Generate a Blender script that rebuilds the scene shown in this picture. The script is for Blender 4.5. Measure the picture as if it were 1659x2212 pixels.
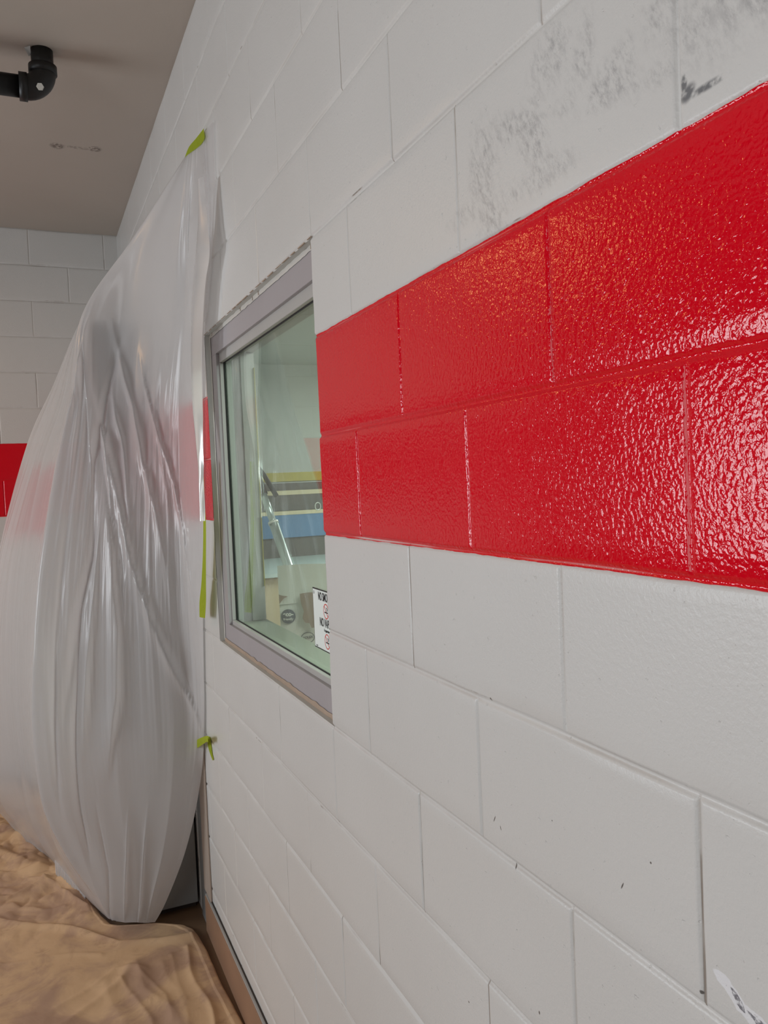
import bpy, bmesh, math, random
from mathutils import Vector, noise
random.seed(7)
S = bpy.context.scene
COL = S.collection
for o in list(bpy.data.objects): bpy.data.objects.remove(o)

# ------------------------------------------------------------ camera
cam_d = bpy.data.cameras.new('camera'); cam = bpy.data.objects.new('camera', cam_d); COL.objects.link(cam)
cam.location = (-0.5566, -1.5832, 1.7279)
cam.rotation_euler = (1.5331, 0.0433, -0.4151)
cam_d.sensor_fit = 'HORIZONTAL'; cam_d.sensor_width = 36; cam_d.lens = 36*1740.8/1659
cam_d.clip_start = 0.02
S.camera = cam
# ------------------------------------------------------------ light
W = bpy.data.worlds.new('world'); S.world = W; W.use_nodes = True
W.node_tree.nodes['Background'].inputs[0].default_value = (1.0, 0.93, 0.86, 1)
W.node_tree.nodes['Background'].inputs[1].default_value = 0.02
def area(name, loc, rot, sx, sy, power, col):
    l = bpy.data.lights.new(name, 'AREA'); l.shape = 'RECTANGLE'; l.size = sx; l.size_y = sy
    l.energy = power; l.color = col
    o = bpy.data.objects.new(name, l); COL.objects.link(o); o.location = loc; o.rotation_euler = rot
    return o
PI = math.pi
# daylight through the open bay door in the left wall
area('bay_daylight', (-3.45, 1.55, 1.62), (0, -PI/2, 0), 1.15, 1.25, 52, (0.90, 0.95, 1.0))
# daylight from the bay behind the photographer
area('rear_daylight', (-3.3, -1.9, 1.8), (0, -PI/2, -.35), 2.2, 2.8, 60, (0.97, 0.98, 1.0))
# warm ceiling lamp of the room
area('ceiling_lamp_light', (-2.15, 2.35, 3.08), (0, 0, 0), 0.5, 0.5, 11, (1.0, 0.55, 0.2))
# office ceiling lamp
area('office_light', (1.4, -.6, 2.6), (0.25, 0, 0), 1.2, 1.2, 70, (0.98, 1.0, 0.98))
area('office_light', (2.1, 2.6, 2.65), (0, 0, 0), 1.0, 1.0, 70, (0.98, 1.0, 0.98))  # second, unseen office light added to brighten the far wall
S.view_settings.view_transform = 'Standard'; S.view_settings.look = 'None'
S.view_settings.gamma = 1; S.view_settings.use_curve_mapping = False
S.view_settings.exposure = 0.0

# ------------------------------------------------------------ node helper
def srgb(r, g, b):
    f = lambda v: (v/255/12.92) if v/255 <= 0.04045 else ((v/255+0.055)/1.055)**2.4
    return (f(r), f(g), f(b), 1)
class NT:
    def __init__(s, name):
        s.m = bpy.data.materials.new(name); s.m.use_nodes = True; s.t = s.m.node_tree; s.t.nodes.clear()
        s.out = s.t.nodes.new('ShaderNodeOutputMaterial')
    def n(s, typ, **kw):
        nd = s.t.nodes.new('ShaderNode'+typ)
        ins = kw.pop('ins', {})
        for k, v in kw.items(): setattr(nd, k, v)
        for k, v in ins.items():
            if hasattr(v, 'links') or isinstance(v, bpy.types.NodeSocket): s.t.links.new(v, nd.inputs[k])
            else: nd.inputs[k].default_value = v
        return nd
    def math(s, op, a, b=0.0, c=None, clamp=False):
        d = {0: a, 1: b}
        if c is not None: d[2] = c
        return s.n('Math', operation=op, use_clamp=clamp, ins=d).outputs[0]
    def ramp(s, v, a, b, lo=0.0, hi=1.0):
        return s.n('MapRange', interpolation_type='SMOOTHSTEP', ins={0: v, 1: a, 2: b, 3: lo, 4: hi}).outputs[0]
    def mix(s, f, a, b):
        nd = s.t.nodes.new('ShaderNodeMix'); nd.data_type = 'RGBA'
        for k, v in ((0, f), (6, a), (7, b)):
            if isinstance(v, bpy.types.NodeSocket): s.t.links.new(v, nd.inputs[k])
            else: nd.inputs[k].default_value = v
        return nd.outputs[2]
    def mixf(s, f, a, b): return s.n('MapRange', ins={0: f, 1: 0., 2: 1., 3: a, 4: b}).outputs[0]
    def noise(s, vec, scale, detail=2, rough=0.5, dist=0.0):
        return s.n('TexNoise', ins={'Vector': vec, 'Scale': scale, 'Detail': detail, 'Roughness': rough, 'Distortion': dist}).outputs[0]
    def bump(s, h, strength, dist, normal=None):
        d = {'Height': h, 'Strength': strength, 'Distance': dist}
        if normal is not None: d['Normal'] = normal
        return s.n('Bump', ins=d).outputs[0]
    def bsdf(s, col, rough, normal=None, **kw):
        ins = {'Base Color': col, 'Roughness': rough}
        if normal is not None: ins['Normal'] = normal
        for k, v in kw.items(): ins[k.replace('_', ' ')] = v
        p = s.n('BsdfPrincipled', ins=ins)
        return p.outputs[0]
    def schlick(s, f0, normal=None):
        g = s.n('NewGeometry'); nn = normal if normal is not None else g.outputs['Normal']
        d = s.n('VectorMath', operation='DOT_PRODUCT', ins={0: nn, 1: g.outputs['Incoming']}).outputs[1 if False else 'Value']
        k = s.math('SUBTRACT', 1.0, s.math('ABSOLUTE', d), clamp=True)
        return s.math('ADD', f0, s.math('MULTIPLY', s.math('POWER', k, 5.0), 1-f0))
    def done(s, sh): s.t.links.new(sh, s.out.inputs[0]); return s.m
    def ob(s): return s.n('TexCoord').outputs['Object']

def simple(name, col, rough=0.5, metal=0.0, nscale=30, nstr=0.15, ndist=0.002, var=0.06, **kw):
    t = NT(name); v = t.ob(); nz = t.noise(v, nscale, 3)
    dark = tuple(c*(1-var) for c in col[:3])+(1,); lite = tuple(min(1, c*(1+var)) for c in col[:3])+(1,)
    big = t.noise(v, nscale*0.13+1, 3)
    return t.done(t.bsdf(t.mix(big, dark, lite), rough, t.bump(nz, nstr, ndist), Metallic=metal, **kw))

BC = 0.2032            # block course
def wall_material(name, back=False):
    t = NT(name); v = t.ob()
    sep = t.n('SeparateXYZ', ins={0: v}); X, Y, Z = sep.outputs
    H = X if back else Y
    # joint distance
    zc = t.math('DIVIDE', Z, BC)
    fz = t.math('SUBTRACT', t.math('FRACT', t.math('ADD', zc, 0.5)), 0.5)
    dbed = t.math('MULTIPLY', t.math('ABSOLUTE', fz), BC)
    k = t.math('SUBTRACT', t.math('FLOOR', zc), 9.0)
    if back:
        u = t.math('MULTIPLY', t.math('ADD', t.math('DIVIDE', t.math('ADD', H, 0.4828), BC), k), 0.5)
    else:
        u = t.math('MULTIPLY', t.math('ADD', t.math('DIVIDE', H, BC), k), 0.5)
    du = t.math('SUBTRACT', t.math('FRACT', t.math('ADD', u, 0.5)), 0.5)
    dhead = t.math('MULTIPLY', t.math('ABSOLUTE', du), 2*BC)
    wob = t.noise(v, 9, 3)
    # paint zones
    zz = t.math('ADD', Z, t.math('MULTIPLY', t.math('SUBTRACT', t.noise(v, 24, 3), 0.5), 0.0035))
    r1 = t.ramp(zz, 8*BC-0.0035, 8*BC-0.0028); r2 = t.ramp(zz, 10*BC+0.0025, 10*BC+0.0032, 1.0, 0.0)
    red = t.math('MULTIPLY', r1, r2)
    if not back: red = t.math('MULTIPLY', red, t.ramp(X, 0.0035, 0.005, 1.0, 0.0))
    big = t.noise(v, 2.2, 3)
    white = t.mix(big, srgb(203, 202, 199), srgb(213, 213, 211))
    # dirty hairline cracks along a few joints
    lowz = t.noise(v, 3.1, 2, 0.6)
    crk = t.math('MULTIPLY', t.ramp(dhead, 0.0005, 0.0016, 1, 0), t.ramp(t.noise(v, 4.3, 3, 0.6), 0.5, 0.60))
    off = t.math('ABSOLUTE', t.math('SUBTRACT', dbed, 0.0048))
    crb = t.math('MULTIPLY', t.ramp(off, 0.0003, 0.0012, 1, 0), t.ramp(t.noise(v, 5.7, 4, 0.7), 0.60, 0.68))
    crack = t.math('MAXIMUM', crk, crb)
    dust = t.math('MULTIPLY', t.ramp(dhead, 0.0002, 0.0028, 1, 0), t.ramp(t.noise(v, 2.6, 3, .6), .36, .56))
    dust = t.math('MAXIMUM', dust, t.math('MULTIPLY', t.ramp(t.math('ABSOLUTE', t.math('SUBTRACT', dbed, .003)), 0.0003, .0028, 1, 0), t.ramp(t.noise(v, 3.3, 3, .6), .42, .62, 0, .6)))
    white = t.mix(t.math('MULTIPLY', dust, .5), white, srgb(158, 148, 138))
    white = t.mix(t.math('MULTIPLY', crack, 0.75), white, srgb(128, 112, 98))
    if not back:
        def ell(cy, cz, ry, rz, ang=0.0, soft=0.5):
            p = t.n('VectorMath', operation='SUBTRACT', ins={0: v, 1: (0, cy, cz)}).outputs[0]
            if ang: p = t.n('VectorRotate', rotation_type='X_AXIS', ins={'Vector': p, 'Angle': ang}).outputs[0]
            p = t.n('VectorMath', operation='MULTIPLY', ins={0: p, 1: (0, 1/ry, 1/rz)}).outputs[0]
            l = t.n('VectorMath', operation='LENGTH', ins={0: p}).outputs[1]
            return t.ramp(l, 1-soft, 1.0, 1.0, 0.0)
        def mx(l):
            a = l[0]
            for b in l[1:]: a = t.math('MAXIMUM', a, b)
            return a
        # grey scuffs of the old lettering showing above the red band
        region = mx([ell(-0.68, 2.12, .05, .09, 0, .7), ell(-0.74, 2.15, .12, .03, -.3, .8), ell(-0.79, 2.12, .04, .07, 0.3, .8), ell(-0.64, 2.08, .08, .02, 0, .7),
                     ell(-0.83, 2.19, .07, .05, 0.5, .8), ell(-0.93, 2.11, .14, .025, -.2, .8), ell(-1.08, 2.15, .12, .10, 0, .7), ell(-0.80, 2.07, .10, .03, 0, .8), ell(-0.97, 2.14, .16, .03, .3, .9), ell(-0.70, 2.06, .05, .05, 0, .8), ell(-0.88, 2.16, .03, .07, -.3, .8)])
        stretch = t.n('VectorMath', operation='MULTIPLY', ins={0: t.n('VectorRotate', rotation_type='X_AXIS', ins={'Vector': v, 'Angle': .5}).outputs[0], 1: (1, 1.0, .45)}).outputs[0]
        fine = t.ramp(t.noise(stretch, 120, 5, 0.75), 0.40, 0.68)
        mid = t.ramp(t.noise(stretch, 26, 4, 0.65), 0.30, 0.60)
        sc = t.math('MULTIPLY', t.math('MULTIPLY', region, fine), mid)
        heavy = t.math('MULTIPLY', ell(-1.10, 2.16, .09, .10, 0, .6), t.math('MULTIPLY', t.ramp(t.noise(stretch, 110, 4, .75), .38, .64), t.ramp(t.noise(v, 16, 3), .42, .6)))
        corner = t.math('MULTIPLY', mx([ell(-1.028, 2.062, .013, .009, .5, .6), ell(-1.024, 2.072, .005, .012, 0, .6), ell(-1.05, 2.058, .03, .005, 0, .7)]), t.ramp(t.noise(v, 90, 3), .35, .55))
        white = t.mix(t.math('MULTIPLY', t.math('ADD', sc, heavy, clamp=True), 0.55), white, srgb(120, 120, 124))
        white = t.mix(t.math('MULTIPLY', corner, 0.9), white, srgb(100, 102, 106))
        # peeled patch at the bottom right
        warp = t.n('VectorMath', operation='ADD', ins={0: v, 1: t.n('VectorMath', operation='SCALE', ins={0: t.n('TexNoise', ins={'Vector': v, 'Scale': 60., 'Detail': 4.}).outputs[1], 'Scale': 0.012}).outputs[0]}).outputs[0]
        def ell2(cy, cz, ry, rz, ang=0.0):
            p = t.n('VectorMath', operation='SUBTRACT', ins={0: warp, 1: (0.006, cy+.006, cz+.006)}).outputs[0]
            p = t.n('VectorRotate', rotation_type='X_AXIS', ins={'Vector': p, 'Angle': ang}).outputs[0]
            p = t.n('VectorMath', operation='MULTIPLY', ins={0: p, 1: (0, 1/ry, 1/rz)}).outputs[0]
            return t.ramp(t.n('VectorMath', operation='LENGTH', ins={0: p}).outputs[1], .9, 1.0, 1.0, 0.0)
        peel = mx([ell2(-1.050, 1.252, .024, .0075, -.55), ell2(-1.078, 1.240, .022, .009, -.25)])
        white = t.mix(peel, white, srgb(226, 227, 230))
        core = t.math('MULTIPLY', mx([ell2(-1.057, 1.249, .012, .0035, -.75), ell2(-1.086, 1.240, .020, .0036, -.25)]), t.ramp(t.noise(v, 160, 4, .7), .35, .55))
        white = t.mix(t.math('MULTIPLY', core, .9), white, srgb(105, 104, 112))
        # small black nicks
        nick = mx([ell(-.647, 1.4275, .0028, .0030, .6), ell(-.692, 1.216, .0016, .0052, .4), ell(-.905, 1.286, .0012, .0060, -.5),
                   ell(-1.013, 1.2315, .0028, .0024, 0), ell(-.0045, 1.0195, .003, .004, 0), ell(-.645, 1.262, .0012, .007, -.5), ell(-1.116, 1.39, .0022, .0022),
                   ell(-.737, 1.046, .002, .003), ell(-.55, .95, .002, .002), ell(-.66, 1.255, .0012, .004, .3), ell(-.95, 1.33, .0016, .0016), ell(-.78, 1.31, .0012, .0012), ell(-1.04, 1.17, .0014, .003)])
        white = t.mix(t.math('MULTIPLY', nick, 0.85), white, srgb(66, 58, 52))
    redc = t.mix(t.noise(v, 5, 2), srgb(212, 4, 27), srgb(219, 6, 31))
    col = t.mix(red, white, redc)
    # orange peel of rolled paint over porous block
    peelv = t.n('VectorMath', operation='MULTIPLY', ins={0: v, 1: (1, 1, 1.0)}).outputs[0]
    n1 = t.noise(peelv, 175, 2, 0.5, 0.3); n2 = t.noise(v, 520, 2)
    vor = t.n('TexVoronoi', feature='SMOOTH_F1', ins={'Vector': v, 'Scale': 210., 'Smoothness': .6}).outputs[0]
    hred = t.math('ADD', n1, t.math('MULTIPLY', vor, -0.45))
    hwh = t.math('ADD', t.math('MULTIPLY', n1, .7), t.math('MULTIPLY', n2, 0.25))
    pits = t.ramp(t.noise(v, 95, 3, .6), .66, .76)
    hwh = t.math('SUBTRACT', hwh, t.math('MULTIPLY', pits, .9))
    h = t.mixf(red, 0, 1)
    hh = t.math('ADD', t.math('MULTIPLY', hred, red), t.math('MULTIPLY', hwh, t.math('SUBTRACT', 1.0, red)))
    amp = t.mixf(red, 0.8, 1.0)
    b = t.n('Bump', ins={'Height': t.math('MULTIPLY', hh, amp), 'Strength': 1.0, 'Distance': 0.00078}).outputs[0]
    b = t.bump(t.math('MULTIPLY', crack, -1.0), 0.6, 0.001, b)
    rough = t.mixf(red, 0.34, 0.10)
    return t.done(t.bsdf(col, rough, b, Specular_IOR_Level=t.mixf(red, .38, .37)))

M = {}
M['wall'] = wall_material('painted_block')
M['wall_back'] = wall_material('painted_block_back', True)
M['plain'] = simple('plain_wall_paint', srgb(98, 90, 82), 0.5, nscale=60)
M['office_wall'] = simple('office_paint', srgb(205, 207, 203), 0.5, nscale=60)
M['frame'] = simple('frame_paint', srgb(166, 161, 164), 0.38, nscale=45, var=.05)
M['stop'] = simple('glazing_stop_paint', srgb(176, 175, 172), 0.35, nscale=60)
M['caulk'] = simple('brown_caulk', srgb(168, 148, 130), 0.6, nscale=120, nstr=.5, var=.2)
M['seam'] = simple('cracked_white_caulk', srgb(200, 198, 192), 0.5, nscale=120, nstr=.6, var=.08)
M['gasket'] = simple('black_gasket', srgb(32, 32, 32), 0.6)
M['ceiling'] = None
def ceiling_mat():
    t = NT('ceiling_paint'); v = t.ob()
    c = t.mix(t.noise(v, 1.6, 3), srgb(170, 160, 150), srgb(184, 174, 164))
    def ell(cx, cy, rx, ry, ang=0.):
        p = t.n('VectorMath', operation='SUBTRACT', ins={0: v, 1: (cx, cy, 0)}).outputs[0]
        p = t.n('VectorRotate', rotation_type='Z_AXIS', ins={'Vector': p, 'Angle': ang}).outputs[0]
        p = t.n('VectorMath', operation='MULTIPLY', ins={0: p, 1: (1/rx, 1/ry, 0)}).outputs[0]
        return t.ramp(t.n('VectorMath', operation='LENGTH', ins={0: p}).outputs[1], .5, 1., 1., 0.)
    sc = t.math('MAXIMUM', t.math('MAXIMUM', ell(-.362, 2.235, .035, .04, .3), ell(-.206, 2.22, .035, .035, -.4)), t.math('MULTIPLY', ell(-.285, 2.228, .11, .018), .5))
    sc = t.math('MULTIPLY', sc, t.ramp(t.noise(v, 60, 4), .38, .6))
    c = t.mix(t.math('MULTIPLY', sc, .8), c, srgb(80, 68, 60))
    sy = t.n('SeparateXYZ', ins={0: v}).outputs[1]
    seam = t.math('MULTIPLY', t.ramp(t.math('ABSOLUTE', t.math('SUBTRACT', sy, 1.47)), 0.0, 0.06, 1, 0), -1.0)
    b = t.bump(seam, 0.8, 0.006); b = t.bump(t.noise(v, 90, 3), .3, .001, b)
    return t.done(t.bsdf(c, 0.6, b))
M['ceiling'] = ceiling_mat()
M['pipe'] = simple('black_iron_pipe', srgb(17, 17, 18), 0.45, nscale=40)
M['floor'] = simple('brown_floor_tile', srgb(104, 80, 58), 0.5, nscale=40, var=.2)
M['base'] = simple('brown_baseboard', srgb(150, 118, 96), 0.45, nscale=35, var=.16)
M['curb'] = simple('dark_curb_tile', srgb(84, 62, 44), .5, nscale=40, var=.3)
M['base_dark'] = simple('dark_gap', srgb(48, 38, 32), 0.7)
M['corner'] = simple('mauve_trim_paint', srgb(172, 158, 146), 0.5)
M['locker'] = simple('grey_steel', srgb(128, 130, 130), 0.42, nscale=60)
M['locker_dark'] = simple('dark_steel', srgb(50, 50, 50), 0.5)
def tape_mat():
    t = NT('green_painters_tape'); v = t.ob()
    c = t.mix(t.noise(v, 70, 3), srgb(158, 172, 52), srgb(176, 190, 70))
    d = t.n('BsdfDiffuse', ins={'Color': c}); tr = t.n('BsdfTranslucent', ins={'Color': c})
    m = t.n('MixShader', ins={0: .3, 1: d.outputs[0], 2: tr.outputs[0]})
    return t.done(m.outputs[0])
M['tape'] = tape_mat()
def plastic_mat(name='milky_plastic', clear=0.2, fold=1.0, sheen=0.0):
    t = NT(name); uv = t.n('UVMap').outputs[0]
    st = t.n('VectorMath', operation='MULTIPLY', ins={0: uv, 1: (1.0, 0.09, 1.0)}).outputs[0]
    n1 = t.noise(st, 6, 2, .5, .6); n2 = t.noise(st, 30, 3, .6, .5)
    msk = t.ramp(t.noise(uv, 3.2, 2), .42, .62)
    h = t.math('ADD', t.math('MULTIPLY', n1, 1.0*fold), t.math('MULTIPLY', t.math('MULTIPLY', n2, msk), .35*fold))
    sy = t.n('SeparateXYZ', ins={0: uv}).outputs[1]
    vm = t.math('MULTIPLY', t.ramp(sy, .35, .9), t.ramp(sy, 1.3, 2.0, 1., .15))
    b = t.bump(t.math('MULTIPLY', h, vm), .45, .02)
    c = (0.90, 0.895, 0.90, 1)
    tr = t.n('BsdfTransparent', ins={'Color': (0.96, 0.96, 0.97, 1)})
    tl = t.n('BsdfTranslucent', ins={'Color': c, 'Normal': b})
    df = t.n('BsdfDiffuse', ins={'Color': c, 'Normal': b})
    gl = t.n('BsdfGlossy', ins={'Color': (1, 1, 1, 1), 'Roughness': 0.22, 'Normal': b})
    m1 = t.n('MixShader', ins={0: .62, 1: df.outputs[0], 2: tl.outputs[0]})
    fr = t.n('LayerWeight', ins={'Blend': .35}).outputs['Facing']
    cl = t.math('MULTIPLY', t.math('SUBTRACT', 1.0, t.math('MULTIPLY', fr, .7)), clear)
    m2 = t.n('MixShader', ins={0: cl, 1: m1.outputs[0], 2: tr.outputs[0]})
    fr2 = t.schlick(.035, b)
    m3 = t.n('MixShader', ins={0: t.math('ADD', t.math('MULTIPLY', fr2, .7), sheen), 1: m2.outputs[0], 2: gl.outputs[0]})
    return t.done(m3.outputs[0])
M['plastic'] = plastic_mat('milky_plastic', 0.035)
M['plastic_edge'] = plastic_mat('milky_plastic_folded', 0.0, .1, .18)
M['plastic_thin'] = plastic_mat('clear_plastic_film', 0.8, .3)
def cloth_mat():
    t = NT('canvas_drop_cloth'); v = t.ob()
    a = t.noise(v, 3.0, 5, .6, .8); st = t.ramp(a, .42, .62)
    c = t.mix(st, srgb(204, 172, 136), srgb(172, 142, 120))
    c = t.mix(t.math('MULTIPLY', t.ramp(t.noise(v, 7, 4, .7, 1.), .55, .7), .4), c, srgb(150, 118, 94))
    w = t.noise(v, 500, 2)
    b = t.bump(t.noise(v, 9, 3, .5, .6), .35, .012); b = t.bump(w, .3, .0008, b)
    return t.done(t.bsdf(c, .85, b, Specular_IOR_Level=.15))
M['cloth'] = cloth_mat()
def glass_mat():
    t = NT('green_window_glass')
    fr = t.schlick(.04)
    tr = t.n('BsdfTransparent', ins={'Color': (0.88, 0.95, 0.905, 1)})
    gl = t.n('BsdfGlossy', ins={'Color': (.92, 1, .95, 1), 'Roughness': 0.01})
    return t.done(t.n('MixShader', ins={0: fr, 1: tr.outputs[0], 2: gl.outputs[0]}).outputs[0])
M['glass'] = glass_mat()
M['sill'] = simple('dusty_sill', srgb(150, 156, 142), .5, nscale=80, var=.1)
M['paper'] = simple('white_cardboard', srgb(200, 196, 186), .7, nscale=60)
M['kraft'] = simple('brown_cardboard', srgb(134, 112, 94), .8, nscale=60)
M['ink'] = simple('dark_ink', srgb(62, 64, 66), .6)
M['signw'] = simple('sign_white', srgb(236, 246, 242), .35)
M['signk'] = simple('sign_black', srgb(22, 24, 24), .4)
M['signr'] = simple('sign_red', srgb(214, 60, 52), .4)
M['counter'] = simple('pale_counter', srgb(188, 202, 200), .35)
M['beige'] = simple('beige_panel', srgb(196, 178, 146), .5)
M['dk'] = simple('dark_drawer_steel', srgb(92, 86, 82), .45)
M['cream'] = simple('cream_edge', srgb(206, 192, 160), .5)
M['blue'] = simple('blue_panel', srgb(86, 124, 164), .5)
M['yellow'] = simple('yellow_band', srgb(206, 190, 96), .5)
M['alu'] = simple('silver_pole', srgb(190, 200, 198), .3, .7)
M['chrome'] = simple('pale_metal', srgb(215, 215, 208), .3, .4)
M['rubber'] = simple('black_grip', srgb(58, 54, 50), .6)
M['lamp'] = simple('lamp_housing', srgb(200, 190, 170), .5)

# ------------------------------------------------------------ mesh helpers
def link(name, me, mat, parent=None, smooth=False):
    o = bpy.data.objects.new(name, me); COL.objects.link(o)
    if mat: me.materials.append(mat)
    if smooth:
        for p in me.polygons: p.use_smooth = True
    if parent: o.parent = parent
    return o
def from_bm(name, bm, mat, parent=None, smooth=False):
    bmesh.ops.recalc_face_normals(bm, faces=bm.faces[:])
    me = bpy.data.meshes.new(name); bm.to_mesh(me); bm.free(); return link(name, me, mat, parent, smooth)
def add_box(bm, a, b, bev=0.0, M3=None):
    x0, y0, z0 = a; x1, y1, z1 = b
    vs = [bm.verts.new(p) for p in ((x0,y0,z0),(x1,y0,z0),(x1,y1,z0),(x0,y1,z0),(x0,y0,z1),(x1,y0,z1),(x1,y1,z1),(x0,y1,z1))]
    fs = [bm.faces.new([vs[i] for i in f]) for f in ((3,2,1,0),(4,5,6,7),(0,1,5,4),(1,2,6,5),(2,3,7,6),(3,0,4,7))]
    if bev:
        es = list({e for f in fs for e in f.edges})
        r = bmesh.ops.bevel(bm, geom=es, offset=bev, segments=2, affect='EDGES', profile=.5)
    return bm
def box(name, a, b, mat, parent=None, bev=0.0):
    bm = bmesh.new(); add_box(bm, a, b, bev); return from_bm(name, bm, mat, parent)
def tube(bm, pts, r, seg=24, caps=True):
    pts = [Vector(p) for p in pts]; rings = []
    up = Vector((0, 0, 1)); t0 = (pts[1]-pts[0]).normalized()
    if abs(t0.dot(up)) > .95: up = Vector((0, 1, 0))
    nrm = t0.cross(up).normalized()
    for i, p in enumerate(pts):
        t = (pts[min(i+1, len(pts)-1)]-pts[max(i-1, 0)]).normalized()
        nrm = (nrm-t*nrm.dot(t)).normalized(); bn = t.cross(nrm)
        rr = r[i] if isinstance(r, (list, tuple)) else r
        rings.append([bm.verts.new(p+(nrm*math.cos(a)+bn*math.sin(a))*rr) for a in [2*PI*k/seg for k in range(seg)]])
    for a, b in zip(rings, rings[1:]):
        for k in range(seg): bm.faces.new((a[k], a[(k+1) % seg], b[(k+1) % seg], b[k]))
    if caps: bm.faces.new(rings[0][::-1]); bm.faces.new(rings[-1])
    return bm
def grid_mesh(name, P, mat, parent=None, uv=None, smooth=True, keep=None):
    nu, nv = len(P), len(P[0]); vs = [tuple(p) for row in P for p in row]; fs = []; 
    for i in range(nu-1):
        for j in range(nv-1):
            if keep is None or keep(i, j): fs.append((i*nv+j, (i+1)*nv+j, (i+1)*nv+j+1, i*nv+j+1))
    me = bpy.data.meshes.new(name); me.from_pydata(vs, [], fs); me.update()
    if uv:
        l = me.uv_layers.new(name='UVMap')
        for lp in me.loops: l.data[lp.index].uv = uv(lp.vertex_index//nv, lp.vertex_index % nv)
    return link(name, me, mat, parent, smooth)
def empty(name, loc=(0, 0, 0), rz=0):
    o = bpy.data.objects.new(name, None); COL.objects.link(o); o.location = loc; o.rotation_euler = (0, 0, rz); return o
def tag(o, label, cat, group=None):
    o['label'] = label; o['category'] = cat
    if group: o['group'] = group
    return o
def struct(o): o['kind'] = 'structure'; return o
def text_mesh(name, txt, size, mat, parent, loc, xdir, ydir, sx=1.0, off=0.0, depth=0.0004):
    cu = bpy.data.curves.new(name, 'FONT'); cu.body = txt; cu.size = size; cu.align_x = 'CENTER'; cu.align_y = 'CENTER'
    cu.offset = off; cu.extrude = depth
    tmp = bpy.data.objects.new('tmp', cu); COL.objects.link(tmp)
    bpy.context.view_layer.update()
    me = bpy.data.meshes.new_from_object(tmp.evaluated_get(bpy.context.evaluated_depsgraph_get()))
    bpy.data.objects.remove(tmp)
    X = Vector(xdir).normalized(); Y = Vector(ydir).normalized(); Z = X.cross(Y); L = Vector(loc)
    for vv in me.vertices: c = vv.co.copy(); vv.co = L+X*c.x*sx+Y*c.y+Z*c.z
    me.name = name
    return link(name, me, mat, parent)
def disc(bm, c, r, x, y, z, t=0.0005, seg=40, hole=0.0, a0=0.0):
    x, y, z, c = Vector(x), Vector(y), Vector(z), Vector(c)
    o = [bm.verts.new(c+(x*math.cos(a)+y*math.sin(a))*r+z*t) for a in [2*PI*k/seg for k in range(seg)]]
    if hole:
        i = [bm.verts.new(c+(x*math.cos(a)+y*math.sin(a))*hole+z*t) for a in [2*PI*k/seg for k in range(seg)]]
        for k in range(seg): bm.faces.new((o[k], o[(k+1) % seg], i[(k+1) % seg], i[k]))
    else: bm.faces.new(o)
def poly(bm, pts): bm.faces.new([bm.verts.new(p) for p in pts])

# ------------------------------------------------------------ block walls
HT = 16*BC; YB = 3.457; WT = 0.145
WY0, WY1, WZ0, WZ1 = 0.0, 1.095, 6*BC, 11*BC
offs = [-0.0075, -0.0055, -0.0035, -0.0018, 0, 0.0018, 0.0035, 0.0055, 0.0075]
def groove(d, w):            # concave tooled joint profile
    d = abs(d)
    return 0.0 if d >= w else 0.5*(1+math.cos(PI*d/w))
def block_wall(name, h0, h1, joint0, mat, place, hole=None, near=None):
    zs = set()
    for k in range(0, 17):
        for o in offs: zs.add(round(k*BC+o, 5))
        for q in (.15, .3, .45, .6, .75, .9): zs.add(round(k*BC+q*BC, 5))
    zs = sorted(z for z in zs if 0 <= z <= HT)
    hs = set([h0, h1])
    j = math.floor((h0-joint0)/BC)
    while joint0+j*BC < h1+.01:
        for o in offs: hs.add(round(joint0+j*BC+o, 5))
        for q in (.25, .5, .75): hs.add(round(joint0+j*BC+q*BC, 5))
        j += 1
    if hole:
        hs = {h for h in hs if abs(h-hole[1]) > .004}; hs |= {hole[0], hole[1]}
    hs = sorted(h for h in hs if h0 <= h <= h1)
    P = []
    for h in hs:
        row = []
        for z in zs:
            k = math.floor(z/BC+1e-6)-9
            jj = round((h-joint0)/BC); 
            wv = noise.noise((h*9, z*9, 3.1)); dep = 0.0
            kz = round(z/BC); a = z-kz*BC+0.0012*noise.noise((h*6, kz*3.3, 7))
            bedamp = 0.0034+0.0014*noise.noise((h*3, kz*1.7, 1.5))
            dep = bedamp*groove(a, 0.0072)
            if (jj+k) % 2 == 0:
                w = 0.0048+0.0012*noise.noise((jj*2.7, z*14, 4)); s = 0.0024*(0.8+0.8*noise.noise((jj*5.1, k*3.7, 2.2)))
                dep = max(dep, s*groove(h-joint0-jj*BC+0.0010*noise.noise((jj*3.1, z*11, 9)), w))
            dep += 0.0007*noise.noise((h*4, z*4, 0))+0.0004*noise.noise((h*22, z*22, 5))
            hh = h
            if hole and abs(h-hole[0]) < 1e-6 and hole[2]-.001 <= z <= hole[3]+.001:
                hh = h+0.0035*noise.noise((z*17, 2.2, 0))+(-0.004 if abs(z-kz*BC) < .006 else 0)
            row.append(place(hh, z, dep))
        P.append(row)
    def keep(i, j2):
        if not hole: return True
        hm = (hs[i]+hs[i+1])/2; zm = (zs[j2]+zs[j2+1])/2
        return not (hole[0] < hm < hole[1] and hole[2] < zm < hole[3])
    return grid_mesh(name, P, mat, keep=keep)
struct(block_wall('wall_right', -3.9, YB+.02, 0.0, M['wall'], lambda h, z, d: (d, h, z), hole=(WY0, WY1, WZ0, WZ1)))
struct(block_wall('wall_back', -3.9, 0.02, -0.4828, M['wall_back'], lambda h, z, d: (h, YB+d, z)))
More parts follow.
